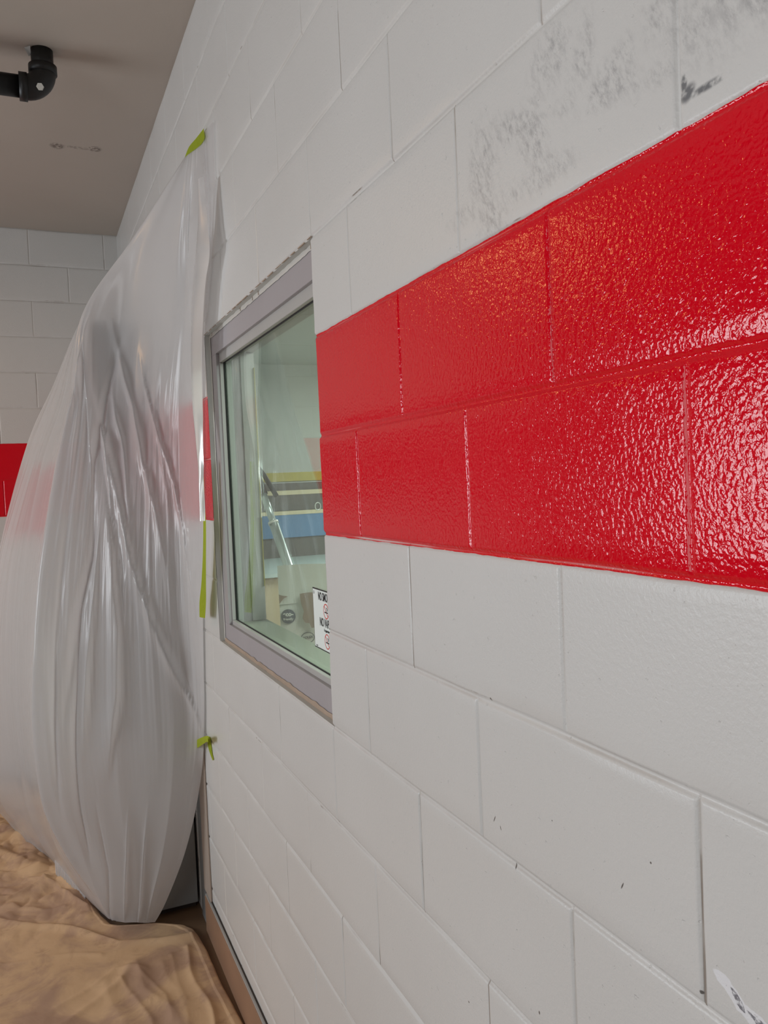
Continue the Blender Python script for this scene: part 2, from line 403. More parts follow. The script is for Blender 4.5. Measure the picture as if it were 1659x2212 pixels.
# office face of the block wall and the sides of the window opening
bm = bmesh.new()
for a, b in (((WT-.002, -3.9, 0), (WT, -.047, HT)), ((WT-.002, WY1, 0), (WT, 5.0, HT)), ((WT-.002, -.047, 0), (WT, WY1, WZ0)), ((WT-.002, -.047, WZ1), (WT, WY1, HT))): add_box(bm, a, b)
add_box(bm, (0.001, WY1, WZ0), (WT-.002, WY1+.003, WZ1)); add_box(bm, (0.006, -.052, WZ0), (WT-.002, -.047, WZ1))
add_box(bm, (0.003, WY0, WZ0-.003), (WT-.002, WY1, WZ0-.0005)); add_box(bm, (0.003, WY0, WZ1), (WT-.002, WY1, WZ1+.003))
struct(from_bm('wall_office_side', bm, M['office_wall']))
# rest of the room
struct(box('floor', (-3.9, -3.9, -.05), (3.4, 6.1, 0), M['floor']))
struct(box('ceiling', (-3.9, -3.9, HT), (0.2, YB+.1, HT+.1), M['ceiling']))
struct(box('ceiling_office', (0.2, -3.9, 2.75), (3.4, 6.1, 2.85), M['office_wall']))
bm = bmesh.new()   # left wall with the open bay door
for a, b in (((-3.6, -3.9, 0), (-3.5, -3.3, HT)), ((-3.6, -.5, 0), (-3.5, .9, HT)), ((-3.6, 2.2, 0), (-3.5, YB+.02, HT)), ((-3.6, -3.3, 2.92), (-3.5, -.5, HT)), ((-3.6, -3.3, 0), (-3.5, -.5, .68)), ((-3.6, .9, 2.2), (-3.5, 2.2, HT)), ((-3.6, .9, 0), (-3.5, 2.2, 1.04))): add_box(bm, a, b)
struct(from_bm('wall_left', bm, M['plain']))
struct(box('wall_front', (-3.6, -3.9, 0), (0.0, -3.8, HT), M['plain']))
struct(box('wall_office_back', (WT, 5.0, 0), (3.4, 5.1, 2.8), M['office_wall']))
struct(box('wall_office_right', (3.2, -3.9, 0), (3.3, 5.0, 2.8), M['office_wall']))
# baseboard and trim on the right wall
bb = struct(box('baseboard_right', (-.014, -3.5, 0), (-.0015, 1.56, .142), M['base'], bev=.002))
c2 = box('cap_strip', (-.011, -3.5, .142), (-.004, 1.56, .1475), M['stop'], bb); c2['label'] = 'pale grey top strip'
c3 = box('gap_strip', (-.004, -3.5, .1425), (-.0006, 1.572, .1535), M['base_dark'], bb); c3['label'] = 'dark joint behind the board'  # dark caulk joint where the board meets the wall
struct(box('trim_1', (-.007, 1.475, .15), (-.0005, 1.60, 1.45), M['corner'], bev=.002))
struct(box('trim_2', (-.004, 1.60, 0), (-.0005, 1.69, 1.45), M['locker'], bev=.001))

# ------------------------------------------------------------ window
FX0, FX1 = 0.018, 0.144
def ring_frame(name, o, i, x0, x1, mat, parent, bev=0.0):
    (oy0, oy1, oz0, oz1), (iy0, iy1, iz0, iz1) = o, i; bm = bmesh.new()
    add_box(bm, (x0, oy0, oz0), (x1, oy1, iz0), bev); add_box(bm, (x0, oy0, iz1), (x1, oy1, oz1), bev)
    add_box(bm, (x0, oy0, iz0), (x1, iy0, iz1), bev); add_box(bm, (x0, iy1, iz0), (x1, oy1, iz1), bev)
    return from_bm(name, bm, mat, parent)
OF, IF = (-.045, 1.0945, 1.2195, 2.2345), (.024, 1.020, 1.284, 2.163)
win = struct(ring_frame('window_1', OF, IF, FX0, .036, M['frame'], None, .0012))
ring_frame('frame_throat', OF, (.016, 1.030, 1.276, 2.171), .036, FX1, M['frame'], win)
st = ring_frame('glazing_stop', (.016, 1.030, 1.276, 2.171), (.036, 1.0165, 1.2975, 2.1345), .0285, .0415, M['stop'], win, .0015); st['label'] = 'pale inner glazing bead'
gk = ring_frame('gasket', (.016, 1.0299, 1.2765, 2.1705), (.038, 1.0135, 1.300, 2.1315), .0418, .0432, M['gasket'], win); gk['label'] = 'thin black gasket line'
box('glass_pane', (.0436, .0165, 1.2766), (.0476, 1.0297, 2.1704), M['glass'], win)
isl = box('inner_sill', (.049, .0165, 1.2762), (.1475, 1.0297, 1.286), M['sill'], win, .001); isl['label'] = 'dusty green-grey inner sill'
bm = bmesh.new()
add_box(bm, (.049, 1.014, 1.287), (.066, 1.0298, 2.168), .001); add_box(bm, (.098, 1.024, 1.287), (.1435, 1.0298, 2.168), .001)
jb = from_bm('inner_jamb_bead', bm, M['stop'], win)
# caulk: brown below, cracked white above and at the side
def caulk(name, p0, p1, w, mat, rag, axis):
    n = 160; P = []
    for i in range(n+1):
        s = i/n; a = [p0[q]+(p1[q]-p0[q])*s for q in range(3)]
        r0 = rag*noise.noise((s*34, 1, w)); r1 = rag*noise.noise((s*28, 5, w))
        row = []
        for jv, t in enumerate((0, .5, 1)):
            q = list(a); q[axis] += w*t+(r0 if t == 0 else r1 if t == 1 else 0); q[0] += -.0016 if t == .5 else 0; row.append(q)
        P.append(row)
    return grid_mesh(name, P, mat, win)
k1 = caulk('bottom_caulk', (.0165, -.02, 1.2175), (.0165, 1.094, 1.2175), .013, M['caulk'], .004, 2); k1['label'] = 'brown ragged caulk under the frame'
k2 = caulk('top_caulk', (.0165, -.02, 2.2225), (.0165, 1.094, 2.2225), .013, M['seam'], .003, 2); k2['label'] = 'cracked white caulk above the frame'
k3 = caulk('side_caulk', (.0165, 1.083, 1.222), (.0165, 1.083, 2.226), .013, M['seam'], .002, 1)
bm = bmesh.new(); rr = random.Random(3)
y = -.005
while y < 1.09:
    L = rr.uniform(.015, .06); add_box(bm, (-.001, y, 2.2345+rr.uniform(-.0008, .0008)), (.0007, y+L, 2.2362), 0)
    if rr.random() < .5: add_box(bm, (.0135, y, 2.2235), (.0145, y+.002, 2.2345), 0)
    y += L+rr.uniform(.004, .03)
ck = from_bm('caulk_crack', bm, M['caulk'], win); ck['label'] = 'broken dark crack line in the caulk'

# sign on the glass
SG = empty('no_smoking_sign', (.0430, .13, 1.345))
tag(SG, 'white NO SMOKING NO VAPING sign with black border on the window glass', 'sign')
def LP(o, p): return tuple(Vector(p)-Vector(o.location))
sy1, sy0, sz0, sz1 = .221, .040, 1.346, 1.4875
def sb(name, a, b, mat): return box(name, LP(SG, a), LP(SG, b), mat, SG)
sb('border', (.0424, sy0, sz0), (.0432, sy1, sz1), M['signk'])
sb('face', (.0419, sy0+.003, sz0+.003), (.0424, sy1-.003, sz1-.003), M['signw'])
yc = (sy0+sy1)/2; sxd, syd = (0, -1, 0), (0, 0, 1)
def stx(name, s, z, size, sx, mat=None, off=.0006, y=None): return text_mesh(name, s, size, mat or M['signk'], SG, LP(SG, (.0416, yc if y is None else y, z)), sxd, syd, sx, off, .0001)
stx('lettering', 'NO SMOKING', 1.4705, .0265, .60, off=.0006)
stx('lettering', 'NO VAPING', 1.4115, .0265, .64, off=.0006)
stx('small_print', 'E-cigarettes', 1.3955, .0085, .9, off=.0002)
stx('small_print', 'R-124', 1.352, .0055, .9, y=sy1-.018, off=0)
for zc_ in (1.4405, 1.3715):
    bm = bmesh.new(); c = LP(SG, (.0417, yc, zc_)); r = .0175
    disc(bm, c, r, (0, -1, 0), (0, 0, 1), (-1, 0, 0), 0, hole=r*.86)
    a = math.radians(135); dx = Vector((0, -math.cos(a), math.sin(a))); nn = Vector((0, -math.sin(a), -math.cos(a))); cc = Vector(c)
    poly(bm, [cc+dx*r*.88+nn*.0013, cc-dx*r*.88+nn*.0013, cc-dx*r*.88-nn*.0013, cc+dx*r*.88-nn*.0013])
    from_bm('prohibition_ring', bm, M['signr'], SG)
    bm = bmesh.new(); add_box(bm, LP(SG, (.04165, yc-.012, zc_-.004)), LP(SG, (.0418, yc+.010, zc_-.0012)))
    for s in (0, 1): tube(bm, [LP(SG, (.0417, yc-.009+s*.004, zc_+.001)), LP(SG, (.0417, yc-.011+s*.004, zc_+.005)), LP(SG, (.0417, yc-.006+s*.004, zc_+.009))], .0005, 6)
    from_bm('cigarette_symbol', bm, M['signk'], SG)
bm = bmesh.new(); disc(bm, LP(SG, (.0417, sy1-.011, 1.4765)), .0036, (0, -1, 0), (0, 0, 1), (-1, 0, 0), 0, hole=.0022); from_bm('small_emblem', bm, M['signk'], SG)

# ------------------------------------------------------------ office behind the glass
BX = empty('cardboard_box', (.165, .935, 1.02), math.atan2(-.36, .933))
tag(BX, 'white cardboard box with torn brown patch and round eco mark behind the window', 'box')
bm = bmesh.new(); w = .43; d_ = .30
add_box(bm, (0, .003, 0), (w, d_, .335))
from_bm('carton', bm, M['paper'], BX)
from_bm('front_flap', tube(bmesh.new(), [(0, 0, 0), (0, 0, .001)], .0001, 3), M['paper'], BX) if False else None
P = [[(x*w, -.002-.006*s-.012*s*s, .325+.128*s+.002*math.sin(x*9)) for s in (0, .3, .6, 1)] for x in [i/12 for i in range(13)]]
grid_mesh('front_flap', P, M['paper'], BX, smooth=False)
def tear(name, pts, mat): 
    bm = bmesh.new(); poly(bm, [(x, -.0005-.0015*(z > .325), z) for x, z in pts]); return from_bm(name, bm, mat, BX)
def bxz(px, py):  # photo position on the box face, metres
    return ((px-600)*.00140, .329+(1297-py)*.00150)
t1 = tear('torn_patch', [bxz(*p) for p in ((648, 1277), (664, 1275), (690, 1275), (690, 1352), (672, 1352), (668, 1342), (658, 1340), (652, 1330), (656, 1316), (651, 1300))], M['kraft']); t1['label'] = 'brown torn patch'
t1.location.y = -.014
t2 = tear('torn_strip', [bxz(*p) for p in ((600.5, 1276), (608, 1279), (621, 1281), (612, 1285), (605, 1292), (601, 1297))], M['kraft']); t2.location.y = -.016
bm = bmesh.new(); cx, cz = bxz(619, 1326); disc(bm, (cx, -.001, cz), .0235, (1, 0, 0), (0, 0, 1), (0, -1, 0), .001)
lg = from_bm('round_mark', bm, M['ink'], BX); lg['label'] = 'dark grey round mark reading eco'
text_mesh('mark_lettering', 'eco-', .0185, M['paper'], BX, (cx, -.0028, cz+.007), (1, 0, 0), (0, 0, 1), 1.0, .0008)
text_mesh('mark_lettering', 'friendly', .0105, M['paper'], BX, (cx, -.0028, cz-.009), (1, 0, 0), (0, 0, 1), 1.0, .0002)
bm = bmesh.new(); cx2, cz2 = bxz(662, 1374)
for k in range(24):
    a, b = 2*PI*k/24, 2*PI*(k+1)/24
    poly(bm, [(cx2+.022*math.cos(a), -.001, cz2+.018*math.sin(a)), (cx2+.022*math.cos(b), -.001, cz2+.018*math.sin(b)), (cx2+.0195*math.cos(b), -.001, cz2+.0155*math.sin(b)), (cx2+.0195*math.cos(a), -.001, cz2+.0155*math.sin(a))])
from_bm('oval_mark', bm, M['ink'], BX)
text_mesh('mark_lettering', 'TOLEX', .0105, M['ink'], BX, (cx2, -.0012, cz2), (1, 0, .12), (0, 0, 1), 1.0, .0004)
tb = empty('office_table', (.45, 1.3, 0)); tag(tb, 'low table under the window carrying the white carton', 'table')
box('table_top', (-.29, -.75, .99), (.45, .3, 1.02), M['beige'], tb)
for x, y in ((-.25, -.7), (.4, -.7), (-.25, .25), (.4, .25)): box('leg', (x-.02, y-.02, 0), (x+.02, y+.02, .99), M['dk'], tb)
# counter along the far office wall with shelving above
ct = empty('office_counter', (1.2, 4.0, 0)); tag(ct, 'pale worktop counter with beige front across the office', 'counter')
ctop = box('worktop', (-.75, -.42, 1.125), (1.9, .98, 1.15), M['counter'], ct); box('front_panel', (-.72, -.38, 0), (1.87, .98, 1.124), M['beige'], ct)
cb = empty('drawer_cabinet', (1.2, 4.8, 1.15)); tag(cb, 'dark grey drawer cabinet with cream edges and blue bottom panel on the counter', 'cabinet')
box('carcass', (-.55, -.10, .001), (1.9, .195, .60), M['dk'], cb)
box('blue_panel', (-.55, -.12, .16), (1.9, -.101, .344), M['blue'], cb)['label'] = 'blue lower panel'
box('cream_rail', (-.55, -.125, .344), (1.9, -.101, .375), M['cream'], cb)
box('drawer', (-.55, -.12, .378), (1.9, -.101, .505), M['dk'], cb)
box('cream_rail', (-.55, -.125, .505), (1.9, -.101, .540), M['cream'], cb)
bm = bmesh.new(); ang = [2*PI*k/24 for k in range(25)]
tube(bm, [(.40+.024*math.cos(a), -.125, .40+.030*math.sin(a)) for a in ang], .005, 8); from_bm('ring_pull', bm, M['chrome'], cb)['label'] = 'pale round pull ring'
for k, xx in enumerate((.62, .84)): box('clip', (xx, -.12, .55+.01*k), (xx+.012, -.10, .585+.01*k), M['chrome'], cb)
yb = box('wall_band', (.5, 4.985, 1.765), (3.15, 4.999, 1.84), M['yellow']); tag(yb, 'yellow strip on the far office wall above the drawer cabinet', 'strip')
pl = empty('extension_pole', (0, 0, 0)); tag(pl, 'silver extension pole with black end leaning behind the office window', 'pole')
A = Vector((.35, 1.446, 1.431)); B = Vector((.30, 1.58, 1.717)); D = (B-A)
bm = bmesh.new(); tube(bm, [A-D*1.40, A+D*.52], .019); from_bm('outer_tube', bm, M['alu'], pl, True)
bm = bmesh.new(); tube(bm, [A+D*.5, A+D*1.0], .014); from_bm('inner_tube', bm, M['alu'], pl, True)
bm = bmesh.new(); tube(bm, [A+D*.52, A+D*.55], .021); from_bm('collar', bm, M['chrome'], pl, True)
bm = bmesh.new(); tube(bm, [A+D*.93, A+D*1.42], [.018, .013], 16); tube(bm, [A+D*.90+Vector((.05, 0, 0)), A+D*1.2+Vector((.03, 0, 0)), A+D*1.42], .010, 12)
from_bm('grip', bm, M['rubber'], pl, True)['label'] = 'black forked end'
sw = empty('light_switch', (.31, 1.64, 1.70)); tag(sw, 'small cream switch plate beside the pole', 'switch')
# office partition stub carrying the switch and a strip of tape on the frame edge
struct(box('wall_office_partition', (.30, 1.66, 0), (.34, 4.99, 2.74), M['office_wall'])) if False else None
bpy.data.objects.remove(sw)
tp = box('masking_tape', (.1408, 1.0135, 1.40), (.1418, 1.0295, 2.12), M['yellow']); tag(tp, 'narrow yellow masking tape along the inner window jamb', 'tape')

# ------------------------------------------------------------ ceiling pipe
pp = empty('ceiling_pipe', (-.434, 1.44, 3.12)); tag(pp, 'black iron pipe with elbow turning up into the ceiling', 'pipe')
bm = bmesh.new(); tube(bm, [(-2.6, .0, -.0), (-.07, 0, 0)], .036, 32); from_bm('horizontal_run', bm, M['pipe'], pp, True)
bm = bmesh.new(); tube(bm, [(0, 0, .055), (0, 0, HT-3.12)], .036, 32); from_bm('vertical_run', bm, M['pipe'], pp, True)
arc = [(-.075, 0, 0)]+[(-.058+.058*math.sin(a), 0, .058-.058*math.cos(a)) for a in [PI/2*k/10 for k in range(11)]]+[(0, 0, .075)]
bm = bmesh.new(); tube(bm, arc, .0415, 32)
tube(bm, [(-.078, 0, 0), (-.052, 0, 0)], .046, 32); tube(bm, [(0, 0, .052), (0, 0, .078)], .046, 32)
from_bm('elbow_fitting', bm, M['pipe'], pp, True)
bm = bmesh.new(); tube(bm, [(-.012, -.042, -.012), (-.014, -.050, -.014)], .012, 6); from_bm('elbow_plug', bm, M['chrome'], pp)['label'] = 'pale square plug on the elbow'
bm = bmesh.new(); poly(bm, [(-.055, -.01, .128), (-.037, -.03, .126), (-.034, .0, .112), (-.042, .0, .105)]); from_bm('paint_flake', bm, M['stop'], pp)['label'] = 'white flake at the ceiling hole'

# ------------------------------------------------------------ locker under the plastic
lk = empty('tall_locker', (-.15, 1.74, 0)); tag(lk, 'tall grey metal locker against the block wall wrapped in plastic', 'locker')
box('body', (-.150, 0, .030), (.140, .90, 2.40), M['locker'], lk, .004)
box('plinth', (-.120, .035, 0), (.136, .87, .030), M['base_dark'], lk)
for k in range(3):
    dr = box('door', (-.162, .008+k*.298, .07), (-.150, .296+k*.298, 2.38), M['locker'], lk, .003)
    box('handle', (-.172, .03+k*.298, 1.15), (-.162, .05+k*.298, 1.27), M['locker_dark'], dr)

# ------------------------------------------------------------ plastic sheet
def cr(p, t):
    n = len(p)-1; x = min(max(t, 0), .99999)*n; i = int(x); f = x-i
    P0, P1, P2, P3 = p[max(i-1, 0)], p[i], p[i+1], p[min(i+2, n)]
    return [0.5*((2*b)+(-a+c)*f+(2*a-5*b+4*c-d)*f*f+(-a+3*b-3*c+d)*f**3) for a, b, c, d in zip(P0, P1, P2, P3)]
PC = [
  [(-0.008, 0.91, 2.797), (-0.008, 0.905, 2.544), (-0.008, 1.049, 2.262), (-0.008, 1.137, 2.018), (-0.008, 1.177, 1.802), (-0.008, 1.318, 1.326), (-0.008, 1.425, 0.817), (-0.026, 1.52, 0.552), (-0.078, 1.57, 0.326), (-0.149, 1.64, 0.118), (-0.192, 1.68, 0.023)],
  [(-0.008, 1.022, 2.824), (0.012, 1.22, 2.58), (-0.003, 1.3, 2.311), (-0.015, 1.4, 2.046), (-0.027, 1.44, 1.812), (-0.05, 1.46, 1.313), (-0.054, 1.47, 0.857), (-0.091, 1.5, 0.572), (-0.135, 1.56, 0.343), (-0.194, 1.63, 0.134), (-0.215, 1.68, 0.027)],
  [(-0.008, 1.121, 2.844), (-0.031, 1.3, 2.6), (-0.053, 1.42, 2.333), (-0.079, 1.52, 2.059), (-0.105, 1.52, 1.817), (-0.141, 1.5, 1.317), (-0.156, 1.5, 0.866), (-0.176, 1.53, 0.578), (-0.201, 1.58, 0.35), (-0.227, 1.64, 0.138), (-0.24, 1.68, 0.033)],
  [(-0.008, 1.169, 2.852), (-0.075, 1.42, 2.631), (-0.112, 1.58, 2.362), (-0.156, 1.6, 2.067), (-0.188, 1.58, 1.822), (-0.25, 1.56, 1.321), (-0.278, 1.56, 0.87), (-0.279, 1.58, 0.581), (-0.271, 1.61, 0.353), (-0.266, 1.65, 0.143), (-0.267, 1.69, 0.037)],
  [(-0.008, 1.202, 2.858), (-0.116, 1.55, 2.631), (-0.185, 1.68, 2.379), (-0.234, 1.66, 2.074), (-0.273, 1.64, 1.826), (-0.346, 1.6, 1.326), (-0.378, 1.6, 0.876), (-0.368, 1.61, 0.589), (-0.344, 1.64, 0.358), (-0.314, 1.68, 0.142), (-0.299, 1.72, 0.031)],
  [(-0.008, 1.219, 2.86), (-0.14, 1.58, 2.675), (-0.276, 1.71, 2.407), (-0.315, 1.69, 2.077), (-0.36, 1.67, 1.83), (-0.441, 1.63, 1.332), (-0.478, 1.62, 0.887), (-0.464, 1.64, 0.598), (-0.417, 1.68, 0.358), (-0.363, 1.72, 0.135), (-0.33, 1.76, 0.023)],
  [(-0.008, 1.236, 2.863), (-0.147, 1.6, 2.684), (-0.328, 1.728, 2.418), (-0.38, 1.725, 2.081), (-0.443, 1.71, 1.834), (-0.534, 1.68, 1.422), (-0.578, 1.66, 1.031), (-0.573, 1.7, 0.634), (-0.513, 1.8, 0.331), (-0.419, 1.86, 0.094), (-0.355, 1.8, 0.014)],
  [(-0.006, 1.246, 2.867), (-0.146, 1.605, 2.685), (-0.326, 1.76, 2.423), (-0.409, 1.9, 2.099), (-0.5, 2.02, 1.846), (-0.602, 2.08, 1.391), (-0.644, 2.1, 0.946), (-0.626, 2.14, 0.497), (-0.562, 2.2, 0.209), (-0.463, 2.1, 0.044), (-0.384, 1.92, 0.008)],
  [(-0.005, 1.251, 2.87), (-0.146, 1.61, 2.687), (-0.323, 1.8, 2.429), (-0.429, 2.05, 2.154), (-0.539, 2.22, 1.874), (-0.691, 2.42, 1.409), (-0.764, 2.5, 0.877), (-0.754, 2.55, 0.407), (-0.67, 2.62, 0.143), (-0.538, 2.45, 0.004), (-0.432, 2.0, 0.022)],
  [(-0.004, 1.256, 2.872), (-0.145, 1.615, 2.688), (-0.322, 1.82, 2.433), (-0.436, 2.1, 2.199), (-0.555, 2.32, 1.956), (-0.69, 2.48, 1.51), (-0.82, 2.7, 0.908), (-0.859, 2.85, 0.352), (-0.732, 2.95, 0.042), (-0.601, 2.5, 0.015), (-0.493, 2.05, 0.034)]]
FOLD = ([(-0.045, 0.804, 2.616), (-0.045, 0.877, 2.504), (-0.045, 0.975, 2.419), (-0.045, 1.05, 2.32), (-0.045, 1.106, 2.181), (-0.045, 1.115, 2.031), (-0.045, 1.062, 1.905), (-0.045, 1.032, 1.813), (-0.045, 1.025, 1.724), (-0.045, 1.035, 1.627)], [(-0.045, 0.773, 2.632), (-0.045, 0.755, 2.494), (-0.045, 0.744, 2.412), (-0.045, 0.822, 2.339), (-0.045, 0.906, 2.205), (-0.045, 0.953, 2.027), (-0.045, 0.979, 1.899), (-0.045, 0.987, 1.812), (-0.045, 1.003, 1.724), (-0.045, 1.013, 1.627)])
TT = ([(-0.01, 1.226, 2.856), (-0.01, 1.138, 2.861), (-0.01, 1.014, 2.841), (-0.01, 0.9, 2.824)], [(-0.01, 1.192, 2.853), (-0.01, 1.089, 2.828), (-0.01, 0.951, 2.796), (-0.01, 0.894, 2.793)])
TV = ([(-0.036, 1.063, 1.814), (-0.036, 1.079, 1.693), (-0.036, 1.093, 1.609), (-0.036, 1.128, 1.507), (-0.036, 1.178, 1.409), (-0.036, 1.229, 1.339), (-0.036, 1.244, 1.284)], [(-0.036, 1.04, 1.814), (-0.036, 1.048, 1.694), (-0.036, 1.047, 1.611), (-0.036, 1.073, 1.511), (-0.036, 1.097, 1.417), (-0.036, 1.113, 1.353), (-0.036, 1.144, 1.294)])
TA = ([(-0.03, 1.693, 0.697), (-0.03, 1.462, 0.788), (-0.03, 1.299, 0.846), (-0.03, 1.228, 0.867)], [(-0.03, 1.624, 0.689), (-0.03, 1.401, 0.781), (-0.03, 1.269, 0.834), (-0.03, 1.234, 0.842)])
TB = ([(-0.003, 1.397, 0.816), (-0.003, 1.389, 0.78), (-0.003, 1.353, 0.76), (-0.003, 1.315, 0.749)], [(-0.003, 1.344, 0.827), (-0.003, 1.327, 0.798), (-0.003, 1.316, 0.774), (-0.003, 1.296, 0.758)])
WF = ([(-0.006, 0.936, 2.821), (-0.006, 0.953, 2.672), (-0.006, 0.947, 2.557), (-0.006, 1.002, 2.399), (-0.006, 1.066, 2.266)], [(-0.006, 0.785, 2.797), (-0.006, 0.802, 2.647), (-0.006, 0.842, 2.538), (-0.006, 0.918, 2.393), (-0.006, 1.02, 2.271)])
UVF = [([(0.175, 0.0188), (0.1583, 0.1), (0.125, 0.1688)], 0.008, 0.014, 0.006), ([(0.25, 0.0188), (0.2083, 0.0688), (0.1917, 0.1188)], -0.006, 0.014, 0.01), ([(0.1167, 0.0125), (0.1167, 0.0812), (0.1, 0.1562)], 0.007, 0.012, 0.006), ([(0.55, 0.2938), (0.425, 0.4), (0.2917, 0.4812), (0.2167, 0.525), (0.125, 0.5688), (0.025, 0.6)], 0.022, 0.03, 0.007), ([(0.6083, 0.2312), (0.5833, 0.2875), (0.525, 0.3938), (0.5, 0.45)], 0.02, 0.007, 0.03), ([(0.4667, 0.2188), (0.35, 0.3062), (0.2917, 0.3938), (0.225, 0.4375), (0.1833, 0.475)], 0.018, 0.022, 0.008), ([(0.4583, 0.2875), (0.3917, 0.3625), (0.35, 0.425), (0.3083, 0.4562)], 0.014, 0.018, 0.007), ([(0.3333, 0.2562), (0.275, 0.3062), (0.2167, 0.3688), (0.15, 0.4188), (0.0833, 0.475), (0.0333, 0.5312)], 0.014, 0.01, 0.006), ([(0.4583, 0.2375), (0.5, 0.2938), (0.5167, 0.3938), (0.4833, 0.4688), (0.525, 0.5062), (0.55, 0.5812)], -0.018, 0.014, 0.016), ([(0.45, 0.4188), (0.3917, 0.4625), (0.35, 0.5188), (0.35, 0.575), (0.3917, 0.65)], 0.02, 0.04, 0.006), ([(0.6167, 0.2188), (0.6833, 0.3188), (0.675, 0.4188), (0.6667, 0.4812), (0.6583, 0.5625), (0.6667, 0.6312), (0.6667, 0.7312), (0.625, 0.8625)], 0.022, 0.01, 0.02), ([(0.4917, 0.4688), (0.5167, 0.5), (0.5167, 0.5688), (0.5417, 0.6875), (0.5667, 0.8062)], -0.016, 0.014, 0.008), ([(0.4583, 0.45), (0.4583, 0.5), (0.475, 0.5562), (0.4917, 0.6188)], 0.014, 0.008, 0.014), ([(0.2583, 0.3062), (0.2083, 0.3938), (0.175, 0.4375)], 0.01, 0.008, 0.006), ([(0.4833, 0.3062), (0.45, 0.3938), (0.4083, 0.4375), (0.3583, 0.475)], 0.012, 0.012, 0.006), ([(0.625, 0.3938), (0.6083, 0.4562), (0.6, 0.5062), (0.6, 0.5875), (0.6167, 0.725)], -0.012, 0.01, 0.014), ([(0.3333, 0.7312), (0.3583, 0.8062), (0.4417, 0.9625)], 0.01, 0.006, 0.01), ([(0.2583, 0.7312), (0.2667, 0.8062), (0.2833, 0.975)], 0.01, 0.006, 0.01), ([(0.475, 0.7312), (0.4917, 0.8375), (0.6417, 1.0)], -0.01, 0.01, 0.01)]
NU, NV = 300, 240
Pg = []
for i in range(NU+1):
    u = i/NU; row = []
    prof = [cr([PC[c][r] for c in range(len(PC))], u) for r in range(len(PC[0]))]
    for j in range(NV+1):
        row.append(Vector(cr(prof, j/NV)))
    Pg.append(row)
def ridge(x): return 1-abs(((x) % 1.0)*2-1)
for i in range(NU+1):
    u = i/NU
    for j in range(NV+1):
        v = j/NV
        a = u*(6+2*noise.noise((0, v*.9, 3)))+.9*noise.noise((u*2.6, v*1.3, 0))
        up = min(1, max(0, (v-.17)/.10)); low = 1-.7*min(1, max(0, (v-.52)/.18))
        f = .30*((ridge(a)**2.2)*.020)+.006*noise.noise((u*14+1.8*noise.noise((u*3, v*2.4, 9)), v*1.7, 4))
        act = max(0, noise.noise((u*5+v*1.2, v*3.0, 1))+.15)*low
        f += .010*act*noise.noise((u*48+v*7, v*2.2+1.2*noise.noise((u*4, v*2, 5)), 8))+.004*act*noise.noise((u*120+v*16, v*3.5, 8))
        f *= up; g = 0.0
        for pts, h, wl, wr in UVF:
            if pts[0][1]-.03 < v < pts[-1][1]+.03:
                for (ua, va), (ub, vb) in zip(pts, pts[1:]):
                    if va <= v <= vb or (va == pts[0][1] and v < va) or (vb == pts[-1][1] and v > vb):
                        q = (v-va)/(vb-va); uc = ua+(ub-ua)*q
                        endf = min(1, max(0, (v-pts[0][1]+.03)/.08))*min(1, max(0, (pts[-1][1]+.03-v)/.08))
                        d = u-uc; w_ = wl if d > 0 else wr
                        if abs(d) < w_*3: g += h*endf*math.exp(-(d/w_)**2*1.0) if w_ > .012 else h*endf*math.exp(-abs(d)/w_)
                        break
        amp = 1.0*min(1, (1-v)*5+.35)*min(1, u*9+.04)
        f += g*min(1, u*9+.04)/max(amp, .05) if amp > .05 else 0
        Pg[i][j] = Pg[i][j]+Vector((-.45, -.89, 0))*(f*amp)
        if Pg[i][j].x > -.003: Pg[i][j].x = -.003-.002*u
        if Pg[i][j].z < .022: Pg[i][j].z = .022+.001*j
ps = grid_mesh('plastic_sheet', Pg, M['plastic'], None, uv=lambda i, j: (i/NU*2.2, j/NV*2.6))
tag(ps, 'milky translucent plastic sheeting taped to the wall and draped over the locker', 'plastic sheet')
def strip_mesh(name, LR, mat, parent, bulge=0.0, nu=14, nv=60, wob=0.0):
    L, R = LR; P = []
    for i in range(nu+1):
        u = i/nu; row = []
        for j in range(nv+1):
            a, b = Vector(cr(L, j/nv)), Vector(cr(R, j/nv)); p = a.lerp(b, u); p.x -= bulge*math.sin(PI*u)+wob*noise.noise((u*3, j/nv*9, 1)); row.append(p)
        P.append(row)
    return grid_mesh(name, P, mat, parent, uv=lambda i, j: (i/nu*.2, j/nv*2))
fs_ = strip_mesh('folded_edge', FOLD, M['plastic_edge'], ps, .014, wob=.0025); fs_['label'] = 'bright folded vertical edge'
wf = strip_mesh('wall_film', WF, M['plastic_thin'], ps, .001, wob=.0012); wf['label'] = 'thin clear film lying on the wall'
tag(strip_mesh('painters_tape', TT, M['tape'], None), 'green painter tape holding the top of the plastic sheet to the wall', 'tape', None)
tag(strip_mesh('painters_tape', TV, M['tape'], None, .002), 'long green painter tape strip hanging down the plastic edge beside the window', 'tape')
tag(strip_mesh('painters_tape', TA, M['tape'], None, .001), 'short green tape tab stuck on the plastic below window height', 'tape')
tag(strip_mesh('painters_tape', TB, M['tape'], None), 'thin green tape strip on the white block wall below window height', 'tape')

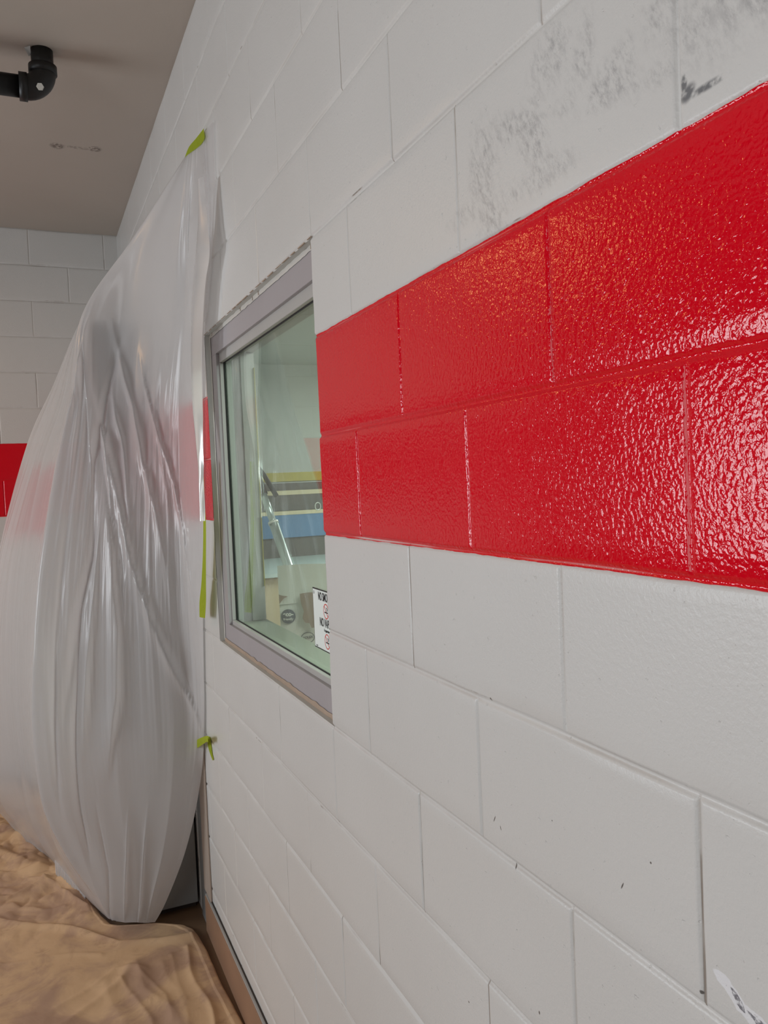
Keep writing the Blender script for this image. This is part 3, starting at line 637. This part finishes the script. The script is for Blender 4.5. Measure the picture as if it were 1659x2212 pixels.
# ------------------------------------------------------------ drop cloth
edge = [(.15, -.016), (.6, -.016), (.91, -.018), (1.1, -.030), (1.26, -.040), (1.40, -.040), (1.50, -.048), (1.58, -.060), (1.63, -.09), (1.68, -.16), (1.715, -.23), (1.735, -.30), (1.77, -.35), (1.85, -.38), (2.0, -.40), (2.4, -.42), (3.3, -.45)]
def edgex(y):
    for (a, b), (c, d) in zip(edge, edge[1:]):
        if a <= y <= c: s = (y-a)/(c-a); return b+(d-b)*s
    return edge[-1][1]
ridge_line = [(-2.4, 2.75), (-.758, 2.0), (-.539, 1.79), (-.333, 1.60), (-.22, 1.57), (-.12, 1.54), (-.07, 1.53)]
folds = [(ridge_line, .020, .018), ([(-.10, 1.47), (-.112, 1.2), (-.10, .95), (-.09, .3)], .014, .012), ([(-.30, 1.45), (-.27, 1.25), (-.22, 1.1), (-.2, .5)], .010, .03),
         ([(-.9, 1.1), (-.55, 1.2), (-.38, 1.32), (-.33, 1.42)], .010, .022), ([(-.9, 1.5), (-.6, 1.42), (-.45, 1.40)], .007, .025), ([(-.20, 1.42), (-.17, 1.2), (-.19, 1.0)], .006, .02),
         ([(-.9, 2.9), (-.72, 2.55), (-.58, 2.35), (-.50, 2.1), (-.44, 1.86)], .034, .05), ([(-1.4, 2.5), (-.8, 2.42), (-.62, 2.38)], .022, .02), ([(-1.2, 3.1), (-.7, 2.95), (-.6, 2.7)], .03, .03), ([(-.42, 1.36), (-.36, 1.1), (-.38, .8)], .008, .03), ([(-.30, 1.40), (-.24, 1.30), (-.215, 1.18), (-.235, 1.05)], .005, .012), ([(-.36, 1.36), (-.31, 1.22), (-.29, 1.08), (-.31, .95)], .006, .012), ([(-.80, 1.30), (-.60, 1.30), (-.45, 1.38), (-.38, 1.44), (-.27, 1.40)], .006, .014), ([(-.16, 1.46), (-.155, 1.3), (-.165, 1.12)], .004, .012), ([(-.9, 1.75), (-.6, 1.62), (-.42, 1.55)], .006, .012), ([(-.66, 2.30), (-.56, 2.16), (-.50, 2.02), (-.44, 1.9)], .022, .012), ([(-.95, 2.2), (-.72, 2.18), (-.6, 2.24)], .020, .012), ([(-.72, 2.1), (-.60, 1.98), (-.52, 1.95)], .012, .012)]
def segd(px, py, a, b):
    dx, dy = b[0]-a[0], b[1]-a[1]; t = max(0, min(1, ((px-a[0])*dx+(py-a[1])*dy)/(dx*dx+dy*dy)))
    return math.hypot(px-a[0]-t*dx, py-a[1]-t*dy)
P = []; NXC, NYC = 420, 420
for i in range(NXC+1):
    s = i/NXC; s = s**.75; row = []
    for j in range(NYC+1):
        y = .15+3.1*j/NYC; ex = edgex(y)+.004*noise.noise((y*9, 0, 0)); x = -2.3+(ex+2.3)*s
        z = .010
        wx, wy = x+.05*noise.noise((x*3, y*3, 1)), y+.05*noise.noise((x*3, y*3, 6))
        for pts, h, wd in folds:
            d = min(segd(wx, wy, a, b) for a, b in zip(pts, pts[1:]))
            if d < wd*3: z += h*math.exp(-(d/wd)**1.5)*(.75+.5*noise.noise((wx*5, wy*5, 3)))
        q = noise.noise((x*4.5, y*4.5, 2)); z += .012*abs(q)+.004*abs(noise.noise((wx*6, wy*6, 4)))+.0005*noise.noise((x*30, y*30, 6))
        mess = max(0, min(1, (y-1.75)*2.5))*max(0, min(1, 1-(x+1.6)*-1.2)) if x > -1.8 else 0
        z += mess*(.035*abs(noise.noise((wx*7, wy*7, 9)))+.02*abs(noise.noise((wx*16, wy*13, 12))))
        e = (ex-x)
        if e < .03: z = .004+(z-.004)*max(0, e/.03)**.5*1.0+.004*(1 if e > .002 else 0)
        row.append((x, y, max(z, .003)))
    P.append(row)
dc = grid_mesh('drop_cloth', P, M['cloth']); tag(dc, 'wrinkled beige canvas drop cloth spread over the floor', 'drop cloth')
